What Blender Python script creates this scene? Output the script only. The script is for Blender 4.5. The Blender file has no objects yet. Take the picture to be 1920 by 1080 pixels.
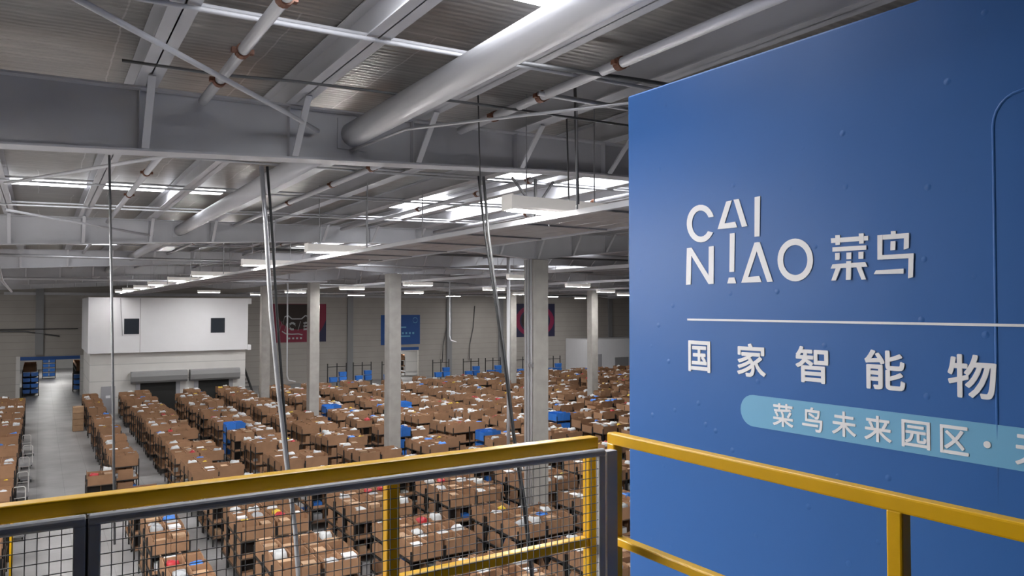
import bpy, math, random
from mathutils import Vector, Matrix
R = random.Random(7)
S = bpy.context.scene
COL = S.collection

# ------------------------------------------------------------------ camera
EYE = 7.8                                   # eye height above the hall floor (standing on a mezzanine)
cd = bpy.data.cameras.new('camera')
cd.sensor_width = 36.0
cd.lens = 1400 / 1920 * 36.0
cd.clip_end = 400
cam = bpy.data.objects.new('camera', cd)
cam.location = (0, 0, EYE)
cam.rotation_euler = (math.radians(90 + 1.514), 0, math.radians(-32.30))
COL.objects.link(cam)
S.camera = cam

# ------------------------------------------------------------------ world, exposure
w = bpy.data.worlds.new('world')
S.world = w
w.use_nodes = True
bg = w.node_tree.nodes['Background']
bg.inputs[0].default_value = (0.75, 0.85, 1, 1)
bg.inputs[1].default_value = 0.3
S.view_settings.view_transform = 'Standard'
S.view_settings.look = 'None'
S.view_settings.gamma = 1
S.view_settings.use_curve_mapping = False
S.view_settings.exposure = 0.0
S.cycles.use_denoising = True
S.cycles.max_bounces = 8
S.cycles.diffuse_bounces = 5
S.cycles.glossy_bounces = 4
S.cycles.sample_clamp_indirect = 6.0
LAMP = 380.0        # radiance of the linear lamps
SKY = 13.0          # radiance of the translucent roof lights

# ------------------------------------------------------------------ helpers
def lin(r, g, b):
    f = lambda c: (c / 255 / 12.92) if c <= 10 else ((c / 255 + 0.055) / 1.055) ** 2.4
    return (f(r), f(g), f(b), 1)

class MB:
    """collects boxes, tubes and prisms and links them as ONE mesh object"""
    def __init__(s): s.v = []; s.f = []; s.m = []; s.cur = 0
    def add(s, vs, fs):
        n = len(s.v); s.v += [tuple(p) for p in vs]
        for f in fs: s.f.append(tuple(i + n for i in f)); s.m.append(s.cur)
        return s
    def box(s, x0, x1, y0, y1, z0, z1):
        if x0 > x1: x0, x1 = x1, x0
        if y0 > y1: y0, y1 = y1, y0
        if z0 > z1: z0, z1 = z1, z0
        return s.add([(x0,y0,z0),(x1,y0,z0),(x1,y1,z0),(x0,y1,z0),(x0,y0,z1),(x1,y0,z1),(x1,y1,z1),(x0,y1,z1)],
                     [(3,2,1,0),(4,5,6,7),(0,1,5,4),(1,2,6,5),(2,3,7,6),(3,0,4,7)])
    def bar(s, a, b, wd, ht=None):
        """square bar from a to b"""
        ht = ht or wd
        a, b = Vector(a), Vector(b); d = (b - a).normalized()
        up = Vector((0,0,1)) if abs(d.z) < .95 else Vector((0,1,0))
        r = d.cross(up).normalized(); u = r.cross(d)
        vs = []
        for p in (a, b):
            for i, j in ((-1,-1),(1,-1),(1,1),(-1,1)): vs.append(p + r*i*wd/2 + u*j*ht/2)
        return s.add(vs, [(0,1,2,3),(7,6,5,4),(1,0,4,5),(2,1,5,6),(3,2,6,7),(0,3,7,4)])
    def tube(s, pts, rad, n=8):
        pts = [Vector(p) for p in pts]; rings = []
        up = None
        for i, p in enumerate(pts):
            d = ((pts[min(i+1, len(pts)-1)] - pts[max(i-1, 0)])).normalized()
            if up is None: up = Vector((0,0,1)) if abs(d.z) < .9 else Vector((0,1,0))
            r = d.cross(up).normalized(); u = r.cross(d).normalized(); up = u
            rings.append([p + r*math.cos(t*2*math.pi/n)*rad + u*math.sin(t*2*math.pi/n)*rad for t in range(n)])
        vs = [q for k in rings for q in k]; fs = []
        for k in range(len(pts)-1):
            for t in range(n): fs.append((k*n+t, k*n+(t+1)%n, (k+1)*n+(t+1)%n, (k+1)*n+t))
        fs.append(tuple(range(n-1,-1,-1))); e = (len(pts)-1)*n; fs.append(tuple(e+t for t in range(n)))
        return s.add(vs, fs)
    def prism(s, poly, axis, a, b):
        """polygon in the two other axes, extruded along axis from a to b"""
        def P(p, t): return {'x': (t,p[0],p[1]), 'y': (p[0],t,p[1]), 'z': (p[0],p[1],t)}[axis]
        n = len(poly)
        vs = [P(p,a) for p in poly] + [P(p,b) for p in poly]
        fs = [tuple(range(n-1,-1,-1)), tuple(range(n,2*n))] + [(i,(i+1)%n,n+(i+1)%n,n+i) for i in range(n)]
        return s.add(vs, fs)
    def data(s, name, mats, smooth=False):
        me = bpy.data.meshes.new(name); me.from_pydata(s.v, [], s.f)
        for m in (mats if isinstance(mats, (list,tuple)) else [mats]): me.materials.append(m)
        if s.m: me.polygons.foreach_set('material_index', s.m)
        if smooth: me.polygons.foreach_set('use_smooth', [True]*len(me.polygons))
        import bmesh
        bm = bmesh.new(); bm.from_mesh(me); bmesh.ops.recalc_face_normals(bm, faces=bm.faces); bm.to_mesh(me); bm.free()
        me.update()
        return me
    def build(s, name, mats, parent=None, smooth=False, bevel=0):
        return put(name, s.data(name, mats, smooth), parent, bevel)

def voxel(xs, ys, zs, filled, matf=None):
    """connected mesh of the lattice cells for which filled(i, j, k) holds"""
    nx, ny, nz = len(xs)-1, len(ys)-1, len(zs)-1
    on = {(i,j,k) for i in range(nx) for j in range(ny) for k in range(nz) if filled(i,j,k)}
    m = MB(); ids = {}
    def V(i,j,k):
        if (i,j,k) not in ids: ids[(i,j,k)] = len(m.v); m.v.append((xs[i],ys[j],zs[k]))
        return ids[(i,j,k)]
    for c in sorted(on):
        i,j,k = c
        for d, q in (((-1,0,0),((0,0,0),(0,0,1),(0,1,1),(0,1,0))),((1,0,0),((1,0,0),(1,1,0),(1,1,1),(1,0,1))),
                     ((0,-1,0),((0,0,0),(1,0,0),(1,0,1),(0,0,1))),((0,1,0),((0,1,0),(0,1,1),(1,1,1),(1,1,0))),
                     ((0,0,-1),((0,0,0),(0,1,0),(1,1,0),(1,0,0))),((0,0,1),((0,0,1),(1,0,1),(1,1,1),(0,1,1)))):
            if (i+d[0],j+d[1],k+d[2]) not in on:
                m.f.append(tuple(V(i+a,j+b,k+e) for a,b,e in q)); m.m.append(matf(c, d) if matf else 0)
    return m
def put(name, me, parent=None, bevel=0):
    o = bpy.data.objects.new(name, me); COL.objects.link(o)
    if parent is not None: o.parent = parent
    if bevel:
        b = o.modifiers.new('bevel','BEVEL'); b.width = bevel; b.segments = 2; b.limit_method = 'ANGLE'
    return o
def tag(o, label, cat, group=None, kind=None):
    o['label'] = label; o['category'] = cat
    if group: o['group'] = group
    if kind: o['kind'] = kind
    return o
def struct(o, label=None):
    o['kind'] = 'structure'
    if label: o['label'] = label
    return o
def empty(name, loc, label, cat, group=None, rz=0):
    o = bpy.data.objects.new(name, None); COL.objects.link(o); o.empty_display_size = .1
    o.location = loc; o.rotation_euler = (0,0,rz)
    return tag(o, label, cat, group)
def copy_tree(o, parent=None):
    c = o.copy(); COL.objects.link(c)
    if parent is not None: c.parent = parent
    for ch in list(o.children): copy_tree(ch, c)
    return c
ORD = ['', 'first','second','third','fourth','fifth','sixth','seventh','eighth','ninth','tenth','eleventh','twelfth','thirteenth',
       'fourteenth','fifteenth','sixteenth','seventeenth','eighteenth','nineteenth','twentieth']
def ordn(n):
    if n <= 20: return ORD[n]
    t = {2:'twenty',3:'thirty',4:'forty',5:'fifty'}[n//10]
    return t + '-' + ORD[n%10] if n%10 else {30:'thirtieth',40:'fortieth',50:'fiftieth'}[n]

# ------------------------------------------------------------------ materials
def mat(name, col, rough=.5, metal=0, noise=0, nscale=5, bump=0, bscale=40, spec=.5, emit=0, rnd=0, emitcol=None):
    m = bpy.data.materials.new(name); m.use_nodes = True
    t = m.node_tree; b = t.nodes['Principled BSDF']
    b.inputs['Base Color'].default_value = col; b.inputs['Roughness'].default_value = rough
    b.inputs['Metallic'].default_value = metal; b.inputs['Specular IOR Level'].default_value = spec
    src = None
    if noise or rnd:
        hsv = t.nodes.new('ShaderNodeHueSaturation'); hsv.inputs['Color'].default_value = col
        val = None
        if noise:
            g = t.nodes.new('ShaderNodeNewGeometry'); n = t.nodes.new('ShaderNodeTexNoise')
            n.inputs['Scale'].default_value = nscale; n.inputs['Detail'].default_value = 5
            t.links.new(g.outputs['Position'], n.inputs['Vector'])
            mr = t.nodes.new('ShaderNodeMapRange'); mr.inputs[1].default_value = .3; mr.inputs[2].default_value = .7
            mr.inputs[3].default_value = 1-noise; mr.inputs[4].default_value = 1+noise
            t.links.new(n.outputs['Fac'], mr.inputs[0]); val = mr.outputs[0]
        if rnd:
            oi = t.nodes.new('ShaderNodeObjectInfo'); mr = t.nodes.new('ShaderNodeMapRange')
            mr.inputs[3].default_value = 1-rnd; mr.inputs[4].default_value = 1+rnd
            t.links.new(oi.outputs['Random'], mr.inputs[0])
            if val is None: val = mr.outputs[0]
            else:
                mm = t.nodes.new('ShaderNodeMath'); mm.operation = 'MULTIPLY'
                t.links.new(val, mm.inputs[0]); t.links.new(mr.outputs[0], mm.inputs[1]); val = mm.outputs[0]
        t.links.new(val, hsv.inputs['Value']); t.links.new(hsv.outputs[0], b.inputs['Base Color'])
    if bump:
        tc = t.nodes.new('ShaderNodeNewGeometry'); n = t.nodes.new('ShaderNodeTexNoise'); n.inputs['Scale'].default_value = bscale
        n.inputs['Detail'].default_value = 4
        bp = t.nodes.new('ShaderNodeBump'); bp.inputs['Strength'].default_value = bump; bp.inputs['Distance'].default_value = .02
        t.links.new(tc.outputs['Position'], n.inputs['Vector']); t.links.new(n.outputs['Fac'], bp.inputs['Height']); t.links.new(bp.outputs[0], b.inputs['Normal'])
    if emit:
        b.inputs['Emission Color'].default_value = emitcol or col; b.inputs['Emission Strength'].default_value = emit
    return m

M = dict(
 steel   = mat('painted steel', (.50,.50,.53,1), .45, 0, .06, 1.5),
 tubem   = mat('smooth grey tube', (.50,.50,.53,1), .5, 0),
 galv    = mat('galvanised steel', (.42,.42,.44,1), .38, .7, .10, 6),
 dull    = mat('dull wire steel', (.11,.11,.115,1), .5, .3),
 meshm   = mat('dull mesh frame steel', (.62,.62,.64,1), .5, 0),
 wire    = mat('mesh wire', (.22,.22,.225,1), .45, .2),
 dark    = mat('dark steel', (.012,.012,.013,1), .55),
 cable   = mat('black cable', (.02,.02,.022,1), .6),
 yellow  = mat('yellow gloss paint', lin(234,180,8), .34, 0, .04, 8, .06, 30, .35),
 conc    = mat('concrete', (.36,.345,.325,1), .85, 0, .10, 2.5, .25, 60),
 deck    = mat('dark deck plate', (.045,.045,.048,1), .6),
 wallf   = mat('dark back wall', (.06,.06,.065,1), .8),
 card    = mat('cardboard', (.325,.185,.108,1), .85, 0, .10, 3, 0, 40, .2, 0, .14),
 board   = mat('chipboard shelf', (.10,.065,.042,1), .8),
 white   = mat('white plastic film', (.56,.57,.58,1), .42, 0, .06, 9, .3, 30),
 grey    = mat('grey film', (.36,.37,.39,1), .35, 0, .10, 9, .4, 30),
 brown   = mat('kraft parcel', (.40,.255,.155,1), .75, 0, .10, 6, 0, 40, .3, 0, .2),
 blue    = mat('blue plastic', (.03,.165,.56,1), .4, 0, .08, 6, 0, 40, .5, 0, .2),
 yel     = mat('yellow film', (.66,.46,.03,1), .4),
 red     = mat('red film', (.42,.02,.03,1), .4),
 green   = mat('green film', (.08,.30,.10,1), .4),
 lampbody= mat('white lamp housing', (.72,.71,.69,1), .4),
 lampcase= mat('glowing lamp casing', (.72,.69,.65,1), .4, emit=.22, emitcol=(1,.95,.9,1)),  # faint glow put in for light falling on the housing
 lamp    = mat('lamp diffuser', (1,1,1,1), .5, emit=LAMP, emitcol=(1,.985,.955,1)),
 sky     = mat('translucent roof light', (.9,.9,.9,1), .6, emit=SKY, emitcol=(.95,.97,1,1)),
 orange  = mat('orange coupling', (.15,.055,.028,1), .6),
 offw    = mat('white sandwich panel', (.72,.72,.755,1), .45, 0, .02, 1),
 shut    = mat('grey shutter steel', (.24,.24,.25,1), .5),
 opening_shade    = mat('painted opening shade', (.02,.02,.02,1), .9),
 glass   = mat('dark window glass', (.03,.035,.045,1), .08),
 letter  = mat('white lettering', (.74,.73,.75,1), .5),
 pill    = mat('light blue print', (.135,.36,.56,1), .4),
 door    = mat('grey door', (.33,.33,.36,1), .5),
 ban_r   = mat('crimson print', (.20,.013,.04,1), .6),
 ban_d   = mat('dark brown print', (.02,.010,.007,1), .6),
 ban_b   = mat('blue print', (.015,.075,.27,1), .6),
 ban_n   = mat('navy print', (.02,.02,.06,1), .6),
 ban_m   = mat('magenta print', (.22,.012,.06,1), .6),
 ban_w   = mat('pale print', (.40,.40,.42,1), .6),
)

def node_mat(name):
    m = bpy.data.materials.new(name); m.use_nodes = True
    return m, m.node_tree, m.node_tree.nodes['Principled BSDF']
def N(t, kind, **kw):
    n = t.nodes.new(kind)
    for k, v in kw.items():
        if k in n.inputs: n.inputs[k].default_value = v
        else: setattr(n, k, v)
    return n

def foil_mat():
    m, t, b = node_mat('foil insulation')
    b.inputs['Metallic'].default_value = .85
    g = N(t, 'ShaderNodeNewGeometry')
    sc = N(t, 'ShaderNodeVectorMath', operation='MULTIPLY'); sc.inputs[1].default_value = (.6, 9, 1)
    t.links.new(g.outputs['Position'], sc.inputs[0])
    n1 = N(t, 'ShaderNodeTexNoise', Scale=2.0, Detail=6.0); t.links.new(sc.outputs[0], n1.inputs['Vector'])
    n2 = N(t, 'ShaderNodeTexNoise', Scale=1.3, Detail=5.0); t.links.new(g.outputs['Position'], n2.inputs['Vector'])
    cr = N(t, 'ShaderNodeValToRGB'); e = cr.color_ramp.elements
    e[0].position = .3; e[0].color = (.24,.23,.22,1); e[1].position = .75; e[1].color = (.52,.50,.475,1)
    mx = N(t, 'ShaderNodeMath', operation='ADD'); t.links.new(n1.outputs['Fac'], mx.inputs[0]); t.links.new(n2.outputs['Fac'], mx.inputs[1])
    hf = N(t, 'ShaderNodeMath', operation='MULTIPLY'); hf.inputs[1].default_value = .5; t.links.new(mx.outputs[0], hf.inputs[0])
    t.links.new(hf.outputs[0], cr.inputs[0])
    br = N(t, 'ShaderNodeTexBrick', offset=0.5); br.inputs['Scale'].default_value = 1; br.inputs['Mortar Size'].default_value = .008
    br.inputs['Brick Width'].default_value = 1.25; br.inputs['Row Height'].default_value = 3.1
    br.inputs['Color1'].default_value = (0,0,0,1); br.inputs['Color2'].default_value = (0,0,0,1); br.inputs['Mortar'].default_value = (.4,.4,.4,1)
    wob = N(t, 'ShaderNodeVectorMath', operation='MULTIPLY_ADD'); wob.inputs[1].default_value = (.12,.12,0)
    t.links.new(n2.outputs['Color'], wob.inputs[0]); t.links.new(g.outputs['Position'], wob.inputs[2]); t.links.new(wob.outputs[0], br.inputs['Vector'])
    mx2 = N(t, 'ShaderNodeMix', data_type='RGBA'); mx2.inputs[7].default_value = (.85,.84,.82,1)
    t.links.new(br.outputs['Color'], mx2.inputs[0]); t.links.new(cr.outputs[0], mx2.inputs[6]); t.links.new(mx2.outputs[2], b.inputs['Base Color'])
    rr = N(t, 'ShaderNodeMapRange'); rr.inputs[3].default_value = .22; rr.inputs[4].default_value = .5
    t.links.new(n2.outputs['Fac'], rr.inputs[0]); t.links.new(rr.outputs[0], b.inputs['Roughness'])
    wv = N(t, 'ShaderNodeTexWave', bands_direction='Y', Scale=3.6, Distortion=2.0, Detail=2.0)
    t.links.new(g.outputs['Position'], wv.inputs['Vector'])
    ad = N(t, 'ShaderNodeMath', operation='MULTIPLY_ADD'); ad.inputs[1].default_value = .35
    t.links.new(wv.outputs['Fac'], ad.inputs[0]); t.links.new(hf.outputs[0], ad.inputs[2])
    bp = N(t, 'ShaderNodeBump', Strength=.32, Distance=.03); t.links.new(ad.outputs[0], bp.inputs['Height']); t.links.new(bp.outputs[0], b.inputs['Normal'])
    return m
M['foil'] = foil_mat()

def panel_mat(name, col, pitch, joint, rough=.7):
    """wall of horizontal panels with thin joints"""
    m, t, b = node_mat(name); b.inputs['Roughness'].default_value = rough
    g = N(t, 'ShaderNodeNewGeometry'); sp = N(t, 'ShaderNodeSeparateXYZ'); t.links.new(g.outputs['Position'], sp.inputs[0])
    d = N(t, 'ShaderNodeMath', operation='DIVIDE'); d.inputs[1].default_value = pitch; t.links.new(sp.outputs['Z'], d.inputs[0])
    fr = N(t, 'ShaderNodeMath', operation='FRACT'); t.links.new(d.outputs[0], fr.inputs[0])
    lt = N(t, 'ShaderNodeMath', operation='LESS_THAN'); lt.inputs[1].default_value = .05; t.links.new(fr.outputs[0], lt.inputs[0])
    n = N(t, 'ShaderNodeTexNoise', Scale=.8, Detail=5.0); t.links.new(g.outputs['Position'], n.inputs['Vector'])
    mr = N(t, 'ShaderNodeMapRange'); mr.inputs[3].default_value = .9; mr.inputs[4].default_value = 1.1; t.links.new(n.outputs['Fac'], mr.inputs[0])
    hs = N(t, 'ShaderNodeHueSaturation'); hs.inputs['Color'].default_value = col; t.links.new(mr.outputs[0], hs.inputs['Value'])
    mx = N(t, 'ShaderNodeMix', data_type='RGBA'); mx.inputs[7].default_value = joint
    t.links.new(lt.outputs[0], mx.inputs[0]); t.links.new(hs.outputs[0], mx.inputs[6]); t.links.new(mx.outputs[2], b.inputs['Base Color'])
    return m
M['wallp'] = panel_mat('aerated concrete wall panels', (.37,.345,.32,1), .6, (.27,.25,.235,1))
M['wallw'] = panel_mat('pale wall panels', (.60,.59,.58,1), 1.2, (.45,.45,.45,1))

def floor_mat():
    m, t, b = node_mat('sealed concrete floor'); 
    g = N(t, 'ShaderNodeNewGeometry'); 
    n = N(t, 'ShaderNodeTexNoise', Scale=.7, Detail=7.0); t.links.new(g.outputs['Position'], n.inputs['Vector'])
    cr = N(t, 'ShaderNodeValToRGB'); e = cr.color_ramp.elements
    e[0].position = .3; e[0].color = (.29,.285,.29,1); e[1].position = .7; e[1].color = (.40,.395,.40,1)
    t.links.new(n.outputs['Fac'], cr.inputs[0])
    br = N(t, 'ShaderNodeTexBrick', offset=0.0); br.inputs['Scale'].default_value = 1; br.inputs['Mortar Size'].default_value = .012
    br.inputs['Brick Width'].default_value = 1.0; br.inputs['Row Height'].default_value = 1.0
    br.inputs['Color1'].default_value = (1,1,1,1); br.inputs['Color2'].default_value = (.95,.95,.95,1); br.inputs['Mortar'].default_value = (.72,.72,.72,1)
    t.links.new(g.outputs['Position'], br.inputs['Vector'])
    mx = N(t, 'ShaderNodeMix', data_type='RGBA', blend_type='MULTIPLY'); mx.inputs[0].default_value = 1
    t.links.new(cr.outputs[0], mx.inputs[6]); t.links.new(br.outputs['Color'], mx.inputs[7]); t.links.new(mx.outputs[2], b.inputs['Base Color'])
    b.inputs['Roughness'].default_value = .42
    return m
M['floor'] = floor_mat()

def vinyl_mat():
    m, t, b = node_mat('blue wall vinyl')
    g = N(t, 'ShaderNodeNewGeometry')
    b.inputs['Base Color'].default_value = (.027,.110,.335,1); b.inputs['Roughness'].default_value = .42; b.inputs['Specular IOR Level'].default_value = .25
    n = N(t, 'ShaderNodeTexNoise', Scale=1.6, Detail=3.0); t.links.new(g.outputs['Position'], n.inputs['Vector'])
    v = N(t, 'ShaderNodeTexVoronoi', Scale=7.0); t.links.new(g.outputs['Position'], v.inputs['Vector'])
    lt = N(t, 'ShaderNodeMapRange'); lt.inputs[1].default_value = .03; lt.inputs[2].default_value = .11; lt.inputs[3].default_value = .25; lt.inputs[4].default_value = 0
    t.links.new(v.outputs['Distance'], lt.inputs[0])
    ad = N(t, 'ShaderNodeMath', operation='ADD'); t.links.new(n.outputs['Fac'], ad.inputs[0]); t.links.new(lt.outputs[0], ad.inputs[1])
    bp = N(t, 'ShaderNodeBump', Strength=.35, Distance=.02); t.links.new(ad.outputs[0], bp.inputs['Height']); t.links.new(bp.outputs[0], b.inputs['Normal'])
    return m
M['vinyl'] = vinyl_mat()
# ------------------------------------------------------------------ roof geometry
RIDGE = 24.0
def roof_z(v): return 9.90 + .025 * (v if v < RIDGE else 2*RIDGE - v)      # top of the rafters
PURL = .30
RAFTERS = [8.0, 20.2, 31.9, 43.7, 54.9, 66.5]
X0, X1, Y0, Y1 = -12.0, 74.0, -7.0, 77.0

# ------------------------------------------------------------------ setting
f = MB(); f.box(X0, X1, Y0, Y1 + 36, -.2, 0); struct(f.build('floor', M['floor']), 'pale grey sealed concrete warehouse floor')
f = MB()
for a, b in ((X0, RIDGE), (RIDGE, X1)):
    za, zb = roof_z(a) + PURL + .01, roof_z(b) + PURL + .01
    f.prism([(a, za), (b, zb), (b, zb+.1), (a, za+.1)], 'y', Y0, Y1)
struct(f.build('ceiling', M['foil']), 'silver foil insulation under the roof sheets')
f = MB()
OPEN = [(-1.36, 3.10, 3.55), (33.7, 36.2, 3.4)]           # openings in the back wall
xs = [X0, -1.36, 3.10, 33.7, 36.2, X1]
f.box(xs[0], xs[1], Y1, Y1+.3, 0, 12); f.box(xs[1], xs[2], Y1, Y1+.3, 3.55, 12); f.box(xs[2], xs[3], Y1, Y1+.3, 0, 12)
f.box(xs[3], xs[4], Y1, Y1+.3, 3.4, 12); f.box(xs[4], xs[5], Y1, Y1+.3, 0, 12)
struct(f.build('wall_back', M['wallp']), 'beige panelled end wall with two openings')
struct(MB().box(X0-.3, X0, Y0, Y1, 0, 11).build('wall_left', M['wallp']))
struct(MB().box(X1, X1+.3, Y0, Y1, 0, 11).build('wall_right', M['wallp']))
struct(MB().box(X0, X1, Y0-.3, Y0, 0, 11).build('wall_front', M['wallf']))
# room seen through the opening
f = MB(); f.box(-7, -6.7, Y1+.3, 112, 0, 6); f.box(9, 9.3, Y1+.3, 112, 0, 6); f.box(-7, 9.3, 112, 112.3, 0, 6)
f.box(30, 30.2, Y1+.3, 84, 0, 5); f.box(40, 40.2, Y1+.3, 84, 0, 5); f.box(30, 40.2, 84, 84.2, 0, 5)
struct(f.build('wall_beyond', M['wallw']))
f = MB(); f.box(-7, 9.3, Y1+.3, 112.3, 6, 6.2); f.box(30, 40.2, Y1+.3, 84.2, 5, 5.2); struct(f.build('ceiling_beyond', M['wallw']))
# mezzanine deck the camera stands on
f = MB(); f.box(-9, 2.05, -6.8, 2.42, 6.03, 6.18); struct(f.build('floor_mezzanine', M['deck']), 'mezzanine deck under the railings')
# wall pilasters
for n, px in enumerate((28.1, 40.0, 47.0, 64.0, 0.0)):
    z0 = 3.7 if px == 0.0 else 0
    struct(MB().box(px-.3, px+.3, Y1-.25, Y1, z0, 10.2).build('trim_%d' % (n+1), M['shut']))
struct(MB().box(-2.6, 40, Y1-.16, Y1, 8.9, 9.15).build('trim_6', M['steel']))
# blue lintel over the opening
for nm, (a, b, z), zz in (('trim_7', OPEN[0], .30), ('trim_8', OPEN[1], .35)):
    struct(MB().box(a, b, Y1-.06, Y1+.1, z-zz, z).build(nm, M['ban_b']))
f = MB(); f.box(-1.66, -1.36, Y1-.08, Y1+.3, 0, 3.6); f.box(3.10, 3.4, Y1-.08, Y1+.3, 0, 3.6); struct(f.build('trim_9', M['wallw']))

# skylights: translucent panels let into the foil, with unseen ones added for light
SK = [(2.45,3.62,2.9,5.0),(1.0,2.1,3.3,4.9),(-3.45,-2.25,7.2,11),(7.55,8.45,11.2,13.0),(8.80,9.85,11.0,13.0),(7.2,8.45,15.4,17.9),(8.8,9.9,15.2,17.9),  # second and third panels are out of view, added to light wall and rails
      (-.55,.75,16.6,17.2),(.98,2.15,16.6,17.2),(2.4,3.3,16.6,17.2),(9.4,10.4,25,30),(10.9,12.0,25,30),(8.2,9.1,26,30),
      (10.0,11.3,36,40),(12.1,13.2,36,40),(-.5,.7,28.0,29.2),(1.0,2.1,28.0,29.2),(18,19.2,26,30),(20,21.2,26,30),(18,19.2,37,41),(20,21.2,37,41),
      (14.6,15.7,47,51),(16.4,17.4,47,51),(26,27.3,37,41),(28,29.2,37,41),(26,27.3,48,52),(36,37.2,48,52),(-5.5,-4.3,16,20),(-7,-5.8,28,32)]
for n, (a, b, c, d) in enumerate(SK):
    za, zb = roof_z(a)+PURL, roof_z(b)+PURL
    o = MB().prism([(a,za-.012),(b,zb-.012),(b,zb+.004),(a,za+.004)], 'y', c, d).build('window_%d' % (n+1), M['sky'])
    struct(o)

# ------------------------------------------------------------------ roof steel
STIFF = [.83 + 1.43*k for k in range(-5, 36)]
def raf_bottom(v):
    t = roof_z(v)
    base = 9.27 + .057*v
    cols = [-7.3, 13.7, 34.7, 55.7]
    d = min(abs(v-c) for c in cols)
    deep = t - .44 - max(0, .42*(1 - d/4.5))
    return min(base, t-.42, deep) if v < 9 else min(t-.42, deep)
for n, u in enumerate(RAFTERS):
    place = ['in front of the camera, deep and tapering', 'second one back', 'third one back', 'fourth one back', 'fifth one back', 'last before the end wall'][n]
    r = empty('roof_rafter', (0, u, 0), 'grey steel roof rafter spanning the hall, ' + place, 'beam', 'roof rafters')
    vs = [X0 + .2 + (X1-X0-.4)*i/150 for i in range(151)]
    web = [(v, raf_bottom(v)) for v in vs] + [(v, roof_z(v)) for v in reversed(vs)]
    m = MB()
    for i in range(150):
        a, b = vs[i], vs[i+1]
        m.prism([(a, raf_bottom(a)), (b, raf_bottom(b)), (b, roof_z(b)), (a, roof_z(a))], 'y', -.008, .008)
    m.build('web', M['steel'], r)
    for nm, fn, s, hw in (('bottom_flange', raf_bottom, -1, .13), ('top_flange', roof_z, -1, .12)):
        m = MB()
        for i in range(150):
            a, b = vs[i], vs[i+1]; za, zb = fn(a), fn(b)
            m.prism([(a, za-.02), (b, zb-.02), (b, zb), (a, za)], 'y', -hw, hw)
        m.build(nm, M['steel'], r)
    for v in STIFF:
        if v < X0+1 or v > 50: continue
        if n == 0 and v > 12: continue
        MB().bar((v, -.60, roof_z(v)-.02), (v, -.135, raf_bottom(v)+.01), .065, .02).build('fly_brace', M['tubem'], r)
        if n < 2: MB().box(v-.05, v-.042, -.10, .10, raf_bottom(v)+.002, roof_z(v)-.022).build('stiffener', M['steel'], r)
# purlins: one long I section each, lying on the rafters
for k, v in enumerate(STIFF):
    z = roof_z(v)
    m = MB()
    m.box(v-.10, v+.10, Y0+.1, Y1-.1, z, z+.012); m.box(v-.006, v+.006, Y0+.1, Y1-.1, z, z+PURL); m.box(v-.10, v+.10, Y0+.1, Y1-.1, z+PURL-.012, z+PURL)
    o = m.build('purlin', M['steel'])
    q = k - 4
    lab = 'grey steel roof purlin, ' + ('%s beyond the pale round strut' % ordn(q) if q > 0 else '%s on the aisle side of the pale round strut' % ordn(1-q))
    tag(o, lab, 'beam', 'roof purlins')
# round struts between rafters
for n in range(5):
    a, b = ([(-6.8)] + RAFTERS)[n] + (.0 if n == 0 else .01), RAFTERS[n] - .01
    v = 2.93; z = roof_z(v) - .24
    e = empty('round_strut', (v, b, z), 'pale round steel strut between rafters, ' + ['running out over the railing','in the second bay','in the third bay','in the fourth bay','in the fifth bay'][n], 'strut', 'round roof struts')
    MB().tube([(0,0,0),(0,a-b,0)], .135, 24).build('tube', M['tubem'], e, smooth=True)
    MB().box(-.17,.17,-.02,.0,-.17,.17).build('end_plate', M['steel'], e)
# sprinkler pipes with orange couplings
for n, v in enumerate((1.33, 4.2, 7.05, 9.9, 12.8, 18.5)):
    z = roof_z(v) - .10
    e = empty('sprinkler_pipe', (v, 0, z), 'grey sprinkler pipe with orange couplings, %s from the aisle' % ordn(n+1), 'pipe', 'sprinkler pipes')
    for i, (a, b) in enumerate(((-6, 7.8), (8.2, 20), (20.4, 32), (32.4, 43.8))):
        MB().tube([(0,a,0),(0,b,0)], .045, 12).build('pipe', M['tubem'], e, smooth=True)
    for u in (2.2, 4.9, 6.1, 7.0, 9.4, 10.6, 12.4, 15.0, 22, 26):
        m = MB(); m.tube([(0,u-.035,0),(0,u+.035,0)], .058, 12); m.box(-.085,.085,u-.025,u+.025,-.018,.018)
        m.build('coupling', M['orange'], e)
# tie rods, braces and cables under the roof
def rod(name, pts, r, material, label, cat='rod', group=None, n=8):
    o = MB().tube(pts, r, n).build(name, M[material], None, smooth=True)
    return tag(o, label, cat, group)
ties = [(5.55, 'crossing above the railing'), (11.3, 'crossing the second bay near its rafter'), (14.5, 'crossing the middle of the second bay'), (17.9, 'crossing the far end of the second bay'), (23, 'crossing the third bay'), (28.5, 'crossing the far end of the third bay')]
for u, where in ties:
    for s in (0, .13):
        vs = [-2 + 2*i for i in range(8)]
        rod('tie_rod', [(v, u+s, roof_z(v)-.03+s*.6) for v in vs], .019, 'tubem', ('upper' if s else 'lower') + ' pale tie rod of a pair ' + where, 'rod', 'roof tie rods')
rod('roof_brace', [(-.60, 4.49, 9.72), (2.09, 7.43, 9.72), (2.5, 7.86, 9.70)], .024, 'tubem', 'pale diagonal brace rod crossing the nearest roof bay to the first rafter', 'brace')
rod('roof_brace', [(-.48, 13.88, 9.72), (.96, 11.0, 9.72), (2.4, 8.2, 9.72)], .026, 'tubem', 'pale diagonal brace rod in the second roof bay', 'brace')
rod('roof_brace', [(-.6, 17.9, 9.75), (2.3, 20.0, 9.55)], .026, 'tubem', 'pale brace rod reaching the second rafter', 'brace')
rod('roof_brace', [(2.9, 7.95, 9.55), (3.1, 6.9, 9.60), (4.6, 5.1, 9.68), (6.0, 3.6, 9.75)], .016, 'galv', 'thin brace rod with turnbuckle by the blue wall', 'brace')
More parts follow.
